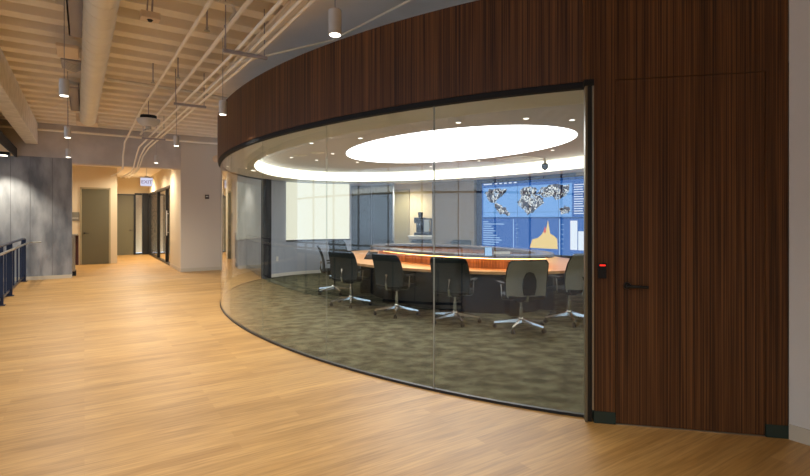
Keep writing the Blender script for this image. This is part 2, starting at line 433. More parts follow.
# ---- grey wall on the right, running towards and past the camera
sR = uv_of((J3.x, J3.y))
b = MB(); b.box((U0, sR[1]+.0, 0), (sR[0]-.005, sR[1]+.15, Z_DECK+.1), G); struct(b.build('wall_right', M['paint_grey']))
b = MB(); b.box((U0, sR[1]-.012, 0), (sR[0]-.008, sR[1], .1), G); struct(b.build('baseboard_right', M['baseboard']))
# wall behind the camera and window wall on the far left
b = MB(); b.box((U0-.15, -7.0, 0), (U0, 7.2, Z_DECK+.1), G); struct(b.build('wall_back', M['paint_warm']))
wn_i = 20
for k in range(10):
    u = U0 + k*1.984
    w = MB(); w.box((u+.06, -7.03, .35), (u+1.92, -7.015, 3.1), G); o = struct(w.build('window_%d' % (wn_i+k), M['glass']))
    f = MB(); f.box((u-.0, -7.1, .25), (u+.07, -6.95, 3.15), G); f.box((u+.07, -7.1, .25), (u+1.984, -6.95, .36), G); f.box((u+.07, -7.1, 3.08), (u+1.984, -6.95, 3.15), G); f.box((u+.07, -7.06, 2.2), (u+1.984, -6.98, 2.26), G)
    f.build('window_frame', M['black'], o)
b = MB(); b.box((U0, -7.15, -2.2), (PA, -7.0, .25), G); b.box((U0, -7.15, 3.15), (PA, -7.0, Z_DECK+.1), G); struct(b.build('wall_left', M['paint_warm']))

# ================================================================== OVAL ROOM
PH_J = math.radians(222.3)                  # jamb by the wood wall
PH_D = hit(264.5)                           # dark post at the far end
if PH_D < PI: PH_D += 2*PI
# seams of the curved glass
def near(x):
    p = hit(x, False); return p
seams = [PH_J, near(434), near(326.5), near(262.5), near(231.0)]
seams = [s if s > PI else s + 2*PI for s in seams]
rest = (PH_D - seams[-1])
seams += [seams[-1] + rest*.5, PH_D]
for i in range(len(seams)-1):
    sw = .0008 if i == 0 else .0003
    a0, a1 = seams[i]+(.0008 if i == 1 else .0003), seams[i+1]-sw
    b = MB(); b.wallstrip(arc(a0, a1, 30, -.008), arc(a0, a1, 30, .004), .012, Z_GLASS)
    struct(b.build('window_%d' % (i+1), M['glass'], smooth=True))
    if i < len(seams)-2:
        b = MB(); b.wallstrip(arc(a1, seams[i+1]+sw, 1, -.008), arc(a1, seams[i+1]+sw, 1, .004), .012, Z_GLASS)
        struct(b.build('trim_%d' % (10+i), M['seam']))
# floor channel
b = MB(); b.wallstrip(arc(PH_J, PH_D, 90, -.022), arc(PH_J, PH_D, 90, .012), 0, .022); struct(b.build('trim_16', M['black']))
D0, D1, DZ = .148, 1.093, 2.467
def strip(s0, s1, z0, z1, n0=0.0, n1=.1):
    b = MB()
    vs = [JW(s0, n0, z0), JW(s1, n0, z0), JW(s1, n0, z1), JW(s0, n0, z1), JW(s0, n1, z0), JW(s1, n1, z0), JW(s1, n1, z1), JW(s0, n1, z1)]
    fs = [(0, 1, 2, 3), (4, 7, 6, 5), (0, 4, 5, 1), (3, 2, 6, 7), (0, 3, 7, 4), (1, 5, 6, 2)]
    q = [(s0, z0), (s1, z0), (s1, z1), (s0, z1)]; e = [(s0, z0), (s0+.02, z0), (s0+.02, z1), (s0, z1)]
    b.add(vs, fs, [q, [q[0], q[3], q[2], q[1]], q, q, [e[0], e[3], e[2], e[1]], e]); return b
# steel jamb next to the wood wall
jp = ell(PH_J); jp2 = ell(PH_J - .012, -.02)
b = MB(); b.box((-.060, -.005, 0), (-.044, .07, Z_GLASS), lambda s, n, z: JW(s, n, z)); struct(b.build('trim_17', M['jamb']))
b = MB(); b.box((-.044, .012, 0), (-.012, .07, Z_GLASS), lambda s, n, z: JW(s, n, z)); struct(b.build('trim_18', M['black']))
b = MB(); b.box((-.012, -.004, .09), (-.001, .07, Z_GLASS), lambda s, n, z: JW(s, n, z)); struct(b.build('trim_19', M['steel']))
# wood fascia (curved) + black reveal + flat wood wall
fa = arc(PH_J, PH_D, 110, -.02); fb = arc(PH_J, PH_D, 110, .05)
b = MB(); b.wallstrip(fa, fb, Z_GLASS+.045, Z_FASC); struct(b.build('wall_fascia', M['fascia_wood'], smooth=True))
b = MB(); b.wallstrip(arc(PH_J, PH_D, 110, -.02), arc(PH_J, PH_D, 110, .036), Z_GLASS, Z_GLASS+.045); struct(b.build('trim_20', M['blackm']))
b = MB(); b.box((-.07, -.012, Z_GLASS), (0, .08, Z_GLASS+.045), lambda s, n, z: JW(s, n, z)); struct(b.build('trim_28', M['blackm']))
b = strip(-.075, -.0005, Z_GLASS+.045, Z_FASC, -.004, .08); struct(b.build('wall_wood', M['fascia_wood'], fixn=False))
# rest of the ring above the enclosure, not seen
rr = [wclip(q, .16) for q in arc(PH_D, PH_J+2*PI, 90, -.02)]; ro = [wclip(q, .11) for q in arc(PH_D, PH_J+2*PI, 90, .05)]
b = MB(); b.wallstrip(rr, ro, 2.55, Z_FASC); struct(b.build('wall_fascia', M['paint_grey'], smooth=True))

def merge(*bs):
    r = MB()
    for b in bs:
        n = len(r.v); r.v += b.v; r.f += [tuple(n+k for k in f) for f in b.f]; r.uv += b.uv; r.sm += b.sm
    return r
wz = Z_FASC
ww = merge(strip(0, D0-.003, .085, wz), strip(D1+.003, JL, .085, wz), strip(D0-.003, D1+.003, DZ+.004, wz))
struct(ww.build('wall_wood', M['fascia_wood'], fixn=False))
d1 = struct(strip(D0+.001, D1-.001, .008, DZ, .002, .05).build('door_5', M['fascia_wood'], fixn=False))
b = merge(strip(0, D0-.003, 0, .085, -.008, .1), strip(D1+.003, JL+.004, 0, .085, -.008, .1)); struct(b.build('baseboard_wood', M['base_green']))
# dark joint behind the door gaps, steel threshold
b = MB(); b.box((D0-.02, .052, 0), (D1+.02, .06, DZ+.02), lambda s, n, z: JW(s, n, z)); struct(b.build('trim_21', M['blackm']))
b = MB(); b.box((D0, -.004, 0), (D1, .05, .006), lambda s, n, z: JW(s, n, z)); struct(b.build('trim_22', M['steel']))
h = MB(); hs = D0+.075
h.lathe([(.024, -.006), (.026, 0), (.024, .006)], JW(hs, -.004, .995), 20, Matrix.Rotation(math.atan2(jn.y, jn.x), 3, 'Z') @ Matrix.Rotation(PI/2, 3, 'Y'))
h.tube([JW(hs, 0, .995), JW(hs, -.05, .995)], .009)
h.tube([JW(hs-.012, -.05, .995), JW(hs+.06, -.052, .996), JW(hs+.128, -.05, .992)], .0115)
h.build('door_handle', M['black'], d1)
# card reader on the narrow wood strip
rs = .055
cr = thing('card_reader', 'small black card reader with red light bar on the wood wall beside the door', 'card reader', JW(rs+.02, -.012, 1.1))
b = MB(); b.box((rs-.028, -.022, 1.045), (rs+.028, 0, 1.155), lambda s, n, z: JW(s, n, z)); b.build('reader_body', M['blackm'], cr, bevel=.004)
b = MB(); b.box((rs-.02, -.0245, 1.135), (rs+.02, -.021, 1.145), lambda s, n, z: JW(s, n, z)); b.build('light_bar', M['red'], cr, label='red light bar')

# ---- ceiling of the oval room
def ringface(pa, pb, z, name, m):
    n = len(pa); b = MB(); vs = [(p.x, p.y, z) for p in pa] + [(p.x, p.y, z) for p in pb] + [(p.x, p.y, z+.03) for p in pa] + [(p.x, p.y, z+.03) for p in pb]
    fs = []
    for i in range(n):
        j = (i+1) % n
        fs += [(i, j, n+j, n+i), (2*n+i, 3*n+i, 3*n+j, 2*n+j), (i, 2*n+i, 2*n+j, j), (n+i, n+j, 3*n+j, 3*n+i)]
    b.add(vs, fs, smooth=False); return struct(b.build(name, m))
SA, SB = 5.111, 2.880
NN = 160
full = lambda off=0.0, **k: [ell(2*PI*i/NN, off, **k) for i in range(NN)]
ringface([wclip(q) if i < 99 else q for i, q in enumerate(full(-.022))], full(0, a=SA, b=SB), Z_SOFF, 'ceiling', M['soffit'])
# luminous cove band
ci = full(0.0, a=SA, b=SB); co = full(.02, a=SA, b=SB)
b = MB(); b.wallstrip(ci+[ci[0]], co+[co[0]], Z_SOFF+.012, Z_UP-.0); struct(b.build('trim_23', M['cove'], smooth=True))
b = MB(); b.prism([(p.x, p.y) for p in full(.03, a=SA, b=SB)], Z_UP, Z_UP+.04); struct(b.build('ceiling', M['upceil']))
cb = full(.022, a=SA, b=SB); cc_ = full(.06, a=SA, b=SB)
b = MB(); b.wallstrip(cb+[cb[0]], cc_+[cc_[0]], Z_SOFF+.031, Z_UP+.05); struct(b.build('trim_27', M['soffit'], smooth=True))  # unseen ring added behind the cove to block its light leaking outward
# luminous oval in the middle
lc = MB(); lc.prism([(p.x, p.y) for p in full(0, a=2.36, b=1.483)], Z_UP-.006, Z_UP-.001)
lo = lc.build('ceiling_light', M['disc'])
tag(lo, 'large glowing oval light panel in the middle of the meeting room ceiling', 'ceiling light')
# downlights in the room ceiling
dls = [(458.5, 122.4), (526, 118.3), (572, 119.8), (552.6, 150), (479, 160.7), (430.8, 166.5), (360.4, 138), (332.7, 153.6), (316.6, 160.0), (291.4, 157.4), (357.4, 162.0), (311.5, 143)]
dl0 = None
for (x, y) in dls:
    p = at(x, y, Z_UP)
    if dl0 is None:
        dl0 = thing('recessed_downlight', 'tiny round recessed downlight in the grey ceiling around the glowing oval', 'downlight', p, 'recessed downlights around the glowing oval')
        b = MB(); b.lathe([(.045, -.004), (.05, 0)], p, 20); b.build('trim_ring', M['white_metal'], dl0)
        b = MB(); b.lathe([(.032, -.006), (.032, -.004)], p, 16); b.build('lamp_face', M['dl'], dl0)
    else: clone(dl0, p)
# projector camera on a square plate
p = at(545, 158.5, Z_UP)
t = thing('ceiling_camera', 'small dark dome camera hanging from the room ceiling in front of the video wall', 'camera', p)
b = MB(); b.lathe([(.03, -.005), (.03, -.10)], p, 16); b.build('stem', M['white_metal'], t)
b = MB(); b.lathe([(.02, -.235), (.055, -.21), (.075, -.16), (.07, -.11), (.045, -.098)], p, 20); b.build('dome', M['black'], t)
p2 = at(520, 158.4, Z_UP)
t = thing('ceiling_plate', 'pale square access plate in the room ceiling beside the dome camera', 'ceiling plate', p2)
b = MB(); b.box((-.32, -.32, -.012), (.32, .32, -.001), lambda x, y, z: Vector((p2.x, p2.y, p2.z)) + Vector((x*EU.x+y*EV.x, x*EU.y+y*EV.y, z))); b.build('plate', M['white_gloss'], t)
b = MB(); b.box((-.27, -.27, -.016), (.27, .27, -.012), lambda x, y, z: Vector((p2.x, p2.y, p2.z)) + Vector((x*EU.x+y*EV.x, x*EU.y+y*EV.y, z))); b.build('grille', M['white_metal'], t)
for (x, y) in ((300, 155.0), (385, 163)):
    q = at(x, 155.2, Z_UP) if x == 300 else at(317, 152.5, Z_UP)
    b = MB(); b.lathe([(.11, -.012), (.14, -.002)], q, 24); b.lathe([(.04, -.02), (.06, -.012)], q, 16)
    tag(b.build('round_air_vent', M['soffit']), 'round flat air vent among the downlights at the whiteboard end of the ceiling', 'air vent', 'round air vents in the room ceiling')

# ---- enclosure walls of the oval room
def wallseg(x0, x1, name, m, z0=0, z1=Z_SOFF+.1, n=14, o0=0.0, o1=.12):
    p0, p1 = hit(x0), hit(x1)
    if p0 > PI: p0 -= 2*PI
    if p1 > PI: p1 -= 2*PI
    b = MB(); b.wallstrip(arc(p0, p1, n, o0), arc(p0, p1, n, o1), z0, z1); return struct(b.build(name, m, smooth=True))
# dark end post
pd = ell(PH_D)
b = MB(); b.wallstrip(arc(PH_D, hit(269.5)+(0 if hit(269.5) > PI else 2*PI), 2, -.06), arc(PH_D, hit(269.5)+(0 if hit(269.5) > PI else 2*PI), 2, .1), 0, Z_SOFF); struct(b.build('trim_24', M['blackm']))
wallseg(269.5, 350.5, 'wall_room', M['paint_blue'])
wallseg(350.5, 393, 'wall_room', M['paint_blue'])
wallseg(432, 474, 'wall_room', M['paint_taupe'])
wallseg(269.5, 350.5, 'baseboard_room', M['white_gloss'], 0.006, .09, 14, -.012, .0)
# glass wall panels over the blue-grey wall
for i, (x0, x1) in enumerate(((351.5, 371.5), (372, 392.5))):
    wallseg(x0, x1, 'window_%d' % (14+i), mat('back_painted_glass_%d' % i, (66, 72, 76), .06), .02, Z_SOFF-.06, 6, -.03, -.005)
# wall right of the screen, hidden behind the wood wall
pz0 = hit(588); pz0 = pz0 - .05
b = MB(); b.wallstrip([wclip(q, .16) for q in arc(pz0, PH_J, 60, 0)], [wclip(q, .11) for q in arc(pz0, PH_J, 60, .05)], 0, Z_SOFF+.1); struct(b.build('wall_room', M['paint_taupe'], smooth=True))

# niche with the coffee machine
n0 = ell(hit(393)); n1 = ell(hit(432))
nd = (n1-n0).normalized(); nn = Vector((-nd.y, nd.x))
if nn.y < 0: nn = -nn
def NW(s, n, z): p = n0 + nd*s + nn*n; return Vector((p.x, p.y, z))
NL = (n1-n0).length; ND = .95
b = MB(); b.box((-.6, ND, 0), (NL+.9, ND+.1, 2.6), NW); b.box((-.7, .15, 0), (-.6, ND+.1, 2.6), NW); b.box((NL+.9, .15, 0), (NL+1.0, ND+.1, 2.6), NW)
struct(b.build('wall_niche', M['paint_warm']))
b = MB(); b.box((-.7, .0, 2.5), (NL+1, ND+.1, 2.6), NW); struct(b.build('ceiling', M['paint_warm']))
b = MB(); b.box((-.7, -.02, 0), (NL+1, ND+.1, .004), NW); struct(b.build('floor', M['carpet']))
b = MB(); b.box((-.46, ND-.05, .02), (.06, ND-.005, 2.28), NW); dn = struct(b.build('door_6', mat('taupe_door', (150, 140, 108), .5)))
b = MB(); b.box((-.52, ND-.06, 0), (-.46, ND-.001, 2.34), NW); b.box((.06, ND-.06, 0), (.12, ND-.001, 2.34), NW); b.box((-.52, ND-.06, 2.28), (.12, ND-.001, 2.34), NW); b.build('door_frame', M['frame_beige'], dn)
def NX(s, n, z): return NW(s-.42, n, z)
t = thing('coffee_counter', 'low grey counter with white top in the lit niche under the coffee machine', 'counter', NX(.75, .5, 0))
b = MB(); b.box((.72, .42, .004), (1.75, ND-.01, .98), NX); b.build('cabinet_body', M['paint_grey'], t)
b = MB(); b.box((.70, .38, .98), (1.75, ND-.01, 1.02), NX); b.build('countertop', M['white_gloss'], t, bevel=.004)
for k in range(2):
    b = MB(); b.box((.74+k*.5, .40, .06), (1.22+k*.5, .42, .93), NX); dr = b.build('cabinet_door', M['paint_taupe'], t)
    b = MB(); b.tube([NX(.80+k*.5, .385, .88), NX(1.14+k*.5, .385, .88)], .008); b.build('handle', M['steel'], dr)
t = thing('coffee_machine', 'black and chrome coffee machine on the counter in the lit niche', 'coffee machine', NX(1.0, .6, 1.02))
b = MB(); b.box((.84, .50, 1.02), (1.30, .85, 1.10), NX); b.build('drip_tray', M['black'], t, bevel=.01)
b = MB(); b.box((.84, .68, 1.10), (1.30, .86, 1.50), NX); b.build('machine_body', M['black'], t, bevel=.01)
b = MB(); b.box((.84, .50, 1.36), (1.12, .70, 1.52), NX); b.build('brew_head', M['black'], t, bevel=.01)
b = MB(); b.lathe([(.05, 0), (.06, .02), (.075, .13), (.07, .15)], NX(.98, .66, 1.52), 16); b.build('bean_hopper', M['black'], t)
b = MB(); b.box((1.14, .50, 1.12), (1.30, .66, 1.46), NX); b.build('milk_cooler', M['steel'], t, bevel=.01)
for q in (.93, 1.0):
    b = MB(); b.tube([NX(q, .55, 1.37), NX(q, .55, 1.30)], .015); b.build('spout', M['chrome'], t)

# ---- video wall
s0 = ell(hit(482)); s1 = ell(hit(590))
sd = (s1-s0).normalized(); sn = Vector((-sd.y, sd.x))
if sn.y < 0: sn = -sn
s1 = s1 + sd*.35; SLn = (s1-s0).length
def SW(s, n, z): p = s0 + sd*s + sn*n; return Vector((p.x, p.y, z))
# recess box round the screens, blue lit
b = MB(); b.box((-.35, .12, 0), (SLn+.2, .22, 2.55), SW); struct(b.build('wall_screen', mat('navy_recess', (30, 48, 84), .5)))
b = MB(); b.box((-.03, -.01, 0.004), (SLn, .10, .66), SW); struct(b.build('trim_25', M['dark_lam']))
SZ0, SZ1 = .70, 2.36
vw = thing('video_wall', 'large wall of screens showing a world map and blue chart panels', 'screen', SW(SLn/2, .05, SZ0))
b = MB(); b.box((-.02, -.005, SZ0-.03), (SLn, .10, SZ1+.03), SW); b.build('screen_housing', M['blackm'], vw)
def scr(x, y):
    """pixel on the screen plane -> (s, z)"""
    k = (x-CX)/F; d = Vector((k, 1.0)); # solve s0+sd*s = d*t
    det = d.x*(-sd.y) - d.y*(-sd.x)
    t = (s0.x*(-sd.y) - s0.y*(-sd.x))/det
    p = d*t; return (p-s0)@sd, EYE + (HY-y)/F*t
E_ = lambda n, c, s=1.0: emitter(n, c, s)
SB_bg = E_('screen_blue', (44, 96, 176), .95); SB_map = E_('map_blue', (118, 168, 232), .95); SB_dark = E_('screen_navy', (34, 72, 130), .8)
SB_w = E_('screen_white', (232, 238, 250), 1.0); SB_y = E_('chart_yellow', (240, 206, 128), 1.0); SB_r = E_('chart_red', (216, 84, 60), 1.0); SB_l = E_('screen_pale', (160, 196, 236), .95)
SB_land = mottled_screen('map_land', [(0, (30, 40, 60)), (.38, (96, 84, 92)), (.44, (30, 36, 50)), (.50, (236, 236, 236)), (.56, (60, 72, 100)), (.62, (190, 210, 236))], 9, .95)
def quad(s_a, s_b, z_a, z_b, n, m, nm, par=vw, th=.002):
    b = MB(); b.box((s_a, -.006-n, z_a), (s_b, -.006-n+th, z_b), SW); return b.build(nm, m, par)
quad(0, SLn-.03, SZ0, SZ1, 0, SB_bg, 'display_surface', th=.004)
# top strip
sA = .02; 
quad(.02, SLn-.05, SZ1-.05, SZ1-.01, .002, SB_dark, 'title_bar')
for i in range(6): quad(.06+i*.14+(.2 if i else 0), .06+i*.14+(.2 if i else 0)+(.26 if i == 0 else .08), SZ1-.043, SZ1-.018, .004, SB_w, 'title_mark')
mz0, mz1 = scr(500, 217)[1], SZ1-.12
ms1 = scr(572, 200)[0]
quad(.05, ms1, mz0, mz1, .002, SB_map, 'world_map')
def poly(pts, n, m, nm, jag=0.0):
    b = MB(); vs0 = []; vs1 = []
    for (s, z) in pts:
        vs0.append(SW(s, -.006-n, z)); vs1.append(SW(s, -.004-n, z))
    k = len(pts); b.add(vs0+vs1, [tuple(range(k)), tuple(range(k, 2*k))[::-1]] + [(i, (i+1) % k, k+(i+1) % k, k+i) for i in range(k)])
    return b.build(nm, m, vw)
mw = ms1-.05; mh = mz1-mz0
def mp(pts): return [(.05+mw*a, mz0+mh*c) for a, c in pts]
random.seed(3)
def blob(pts):
    out = []
    for i in range(len(pts)):
        a = Vector(pts[i]); c = Vector(pts[(i+1) % len(pts)])
        for t in (0, .33, .66):
            q = a.lerp(c, t); out.append((q.x+random.uniform(-.012, .012), q.y+random.uniform(-.03, .03)))
    return mp(out)
poly(blob([(.02, .82), (.08, .95), (.2, .97), (.3, .9), (.24, .72), (.2, .62), (.16, .5), (.1, .5), (.05, .62)]), .004, SB_land, 'landmass')
poly(blob([(.14, .46), (.2, .44), (.28, .3), (.34, .12), (.3, .04), (.22, .1), (.17, .26)]), .004, SB_land, 'landmass')
poly(blob([(.44, .82), (.5, .96), (.6, .95), (.66, .86), (.62, .72), (.7, .62), (.72, .45), (.62, .2), (.54, .06), (.5, .25), (.44, .35), (.42, .5), (.47, .62)]), .004, SB_land, 'landmass')
poly(blob([(.64, .74), (.7, .93), (.82, .97), (.97, .95), (.98, .78), (.92, .6), (.86, .5), (.8, .62), (.74, .58)]), .0045, SB_land, 'landmass')
poly(blob([(.88, .22), (.93, .34), (.98, .28), (.98, .1), (.9, .08)]), .004, SB_land, 'landmass')
# list column at the right of the map
for i in range(13):
    z = mz1 - .05 - i*(mh-.06)/13
    quad(ms1+.05, ms1+.05+(.20 if i % 3 else .26), z, z+.018, .003, SB_w, 'list_line')
# lower charts
cz1, cz0 = mz0-.05, scr(500, 247)[1]
ca, cb_, cc = scr(514, 230)[0], scr(559, 230)[0], SLn-.05
quad(.03, ca-.03, cz0, cz1, .002, SB_bg, 'bar_list_panel'); quad(ca+.02, cb_, cz0, cz1, .002, SB_bg, 'area_chart_panel'); quad(cb_+.03, cc, cz0, cz1, .002, SB_bg, 'bar_chart_panel')
for q in (ca-.02, cb_+.01): quad(q, q+.02, SZ0, cz1, .003, SB_l, 'panel_divider')
quad(.02, SLn-.05, mz0-.04, mz0-.012, .003, SB_dark, 'panel_header')
hh = cz1-cz0
for i, w_ in enumerate((.18, .74, .28, .36, .44, .34, .48, .58, .66, .56, .42)):
    z = cz1 - .02 - (i+1)*hh/12.2; quad(.05, .05+w_*(ca-.1), z, z+.022, .004, SB_l, 'value_bar')
a0, a1 = scr(530, 240)[0], scr(558, 240)[0]
base = [(0, 0), (.03, .12), (.10, .30), (.3, .36), (.42, .46), (.52, .62), (.58, .56), (.66, .98), (.74, .52), (.88, .44), (.98, .34), (1, 0)]
poly([(a0+(a1-a0)*x, cz0+.02+hh*.95*y) for x, y in base], .004, SB_y, 'area_chart')
poly([(a0+(a1-a0)*x, cz0+.02+hh*.95*y) for x, y in ((.50, .58), (.56, .78), (.60, .60), (.56, .52))], .006, SB_r, 'chart_peak')
for i in range(6):
    z = cz0+.03+i*hh/6.5; quad(ca+.06, ca+.12, z, z+.012, .004, SB_l, 'axis_mark'); quad(cb_+.06, cb_+.12, z, z+.012, .004, SB_l, 'axis_mark')
e0 = scr(570.5, 230)[0]; e1 = scr(578, 230)[0]; e2 = scr(585, 230)[0]
quad(e0, e1-.01, cz0+.02, cz0+hh*.95, .004, SB_w, 'column_bar'); quad(e1+.01, e2, cz0+.02, cz0+hh*.62, .004, SB_w, 'column_bar')
# seams between the screens of the wall
for k in (1, 2):
    s = k*SLn/3; quad(s-.003, s+.003, SZ0, SZ1, .007, SB_dark, 'screen_seam')
quad(0, SLn-.04, (SZ0+SZ1)/2+.1, (SZ0+SZ1)/2+.106, .007, SB_dark, 'screen_seam')

# ---- light board on the far wall
p0, p1 = hit(286), hit(350)
if p0 > PI: p0 -= 2*PI
if p1 > PI: p1 -= 2*PI
wb = thing('light_board', 'tall glowing white writing board on the blue-grey curved wall', 'light board', (ell((p0+p1)/2).x, ell((p0+p1)/2).y, .9))
b = MB(); b.wallstrip(arc(p0, p1, 16, -.05), arc(p0, p1, 16, -.005), .93, Z_SOFF-.02); b.build('board_surface', M['board'], wb, smooth=True)
b = MB(); b.wallstrip(arc(p0, p1, 16, -.06), arc(p0, p1, 16, -.005), .90, .93); b.build('board_ledge', M['blackm'], wb, smooth=True)
b = MB(); b.wallstrip(arc(p1-.006, p1+.001, 2, -.055), arc(p1-.006, p1+.001, 2, -.005), .93, Z_SOFF-.02); b.build('board_edge', M['white_gloss'], wb)
# grilles low on the taupe wall and socket on the blue wall
for nm, xa, xb, za, zb, lb in (('wall_grille', 446, 467, .80, .92, 'narrow grey grille on the taupe wall panel beside the video wall'), ('wall_socket', 276, 278, .40, .52, 'small white socket plate low on the blue-grey wall')):
    q0, q1 = hit(xa), hit(xb)
    if q0 > PI: q0 -= 2*PI
    if q1 > PI: q1 -= 2*PI
    b = MB(); b.wallstrip(arc(q0, q1, 4, -.015), arc(q0, q1, 4, 0), za, zb)
    if nm == 'wall_grille':
        t = thing(nm, lb, 'grille', (ell(q0).x, ell(q0).y, za)); b.build('grille_frame', M['duct_grey'], t)
        for k in range(4):
            c = MB(); c.wallstrip(arc(q0, q1, 4, -.022), arc(q0, q1, 4, -.015), za+.015+k*.028, za+.03+k*.028); c.build('slat', M['black'], t)
    else:
        tag(b.build(nm, M['white_gloss']), lb, 'socket')

# ================================================================== TABLE
TC = dict(du=.70, dv=.60)
TA, TB = 2.82, 2.02
tcen = EC + EU*.70 + EV*.60
tb = thing('conference_table', 'large oval wooden conference table with raised grey ledge and amber under-light', 'table', (tcen.x, tcen.y, 0))
def oval(a, b_, off=0.0, n=120): return [ell(2*PI*i/n, off, a=a, b=b_, **TC) for i in range(n)]
def ring(b, ia, ib, oa, ob, z0, z1):
    i_ = oval(ia, ib); o_ = oval(oa, ob)
    return b.wallstrip(i_+[i_[0]], o_+[o_[0]], z0, z1)
LC = dict(du=.22, dv=.25); LA, LB = 2.10, 1.06     # the raised ledge is a narrower oval
def loval(off, n=120): return [ell(2*PI*i/n, off, a=LA, b=LB, **LC) for i in range(n)]
def lring(o0, o1, z0, z1):
    i_ = loval(o0); o_ = loval(o1); return MB().wallstrip(i_+[i_[0]], o_+[o_[0]], z0, z1)
i_ = loval(-.20); o_ = oval(TA, TB)
MB().wallstrip(i_+[i_[0]], o_+[o_[0]], .70, .74).build('worktop', M['desk_wood'], tb)
lring(-.20, -.17, .7405, .905).build('upstand', M['inner_wood'], tb)
lring(-.27, 0.0, .905, .955).build('raised_ledge', M['ledge'], tb, bevel=.004)
lring(-.10, -.07, .893, .904).build('light_strip', M['led'], tb)
lring(-.25, -.23, .66, .904).build('inner_panel', M['inner_wood'], tb)
ring(MB(), TA-.86, TB-.86, TA-.80, TB-.80, .0065, .70).build('modesty_panel', M['dark_lam'], tb)
for k in range(10):
    ph = 2*PI*(k+.5)/10
    p = ell(ph, 0, a=TA-.72, b=TB-.72, **TC); q = ell(ph, -.28, a=TA-.72, b=TB-.72, **TC)
    d = (p-q).normalized(); w = Vector((-d.y, d.x))
    b = MB(); b.box((-.09, -.14, .006), (.09, .12, .70), lambda x, y, z: Vector((p.x+w.x*x+d.x*y, p.y+w.y*x+d.y*y, z)))
    b.build('table_leg', M['dark_lam'], tb, bevel=.004)

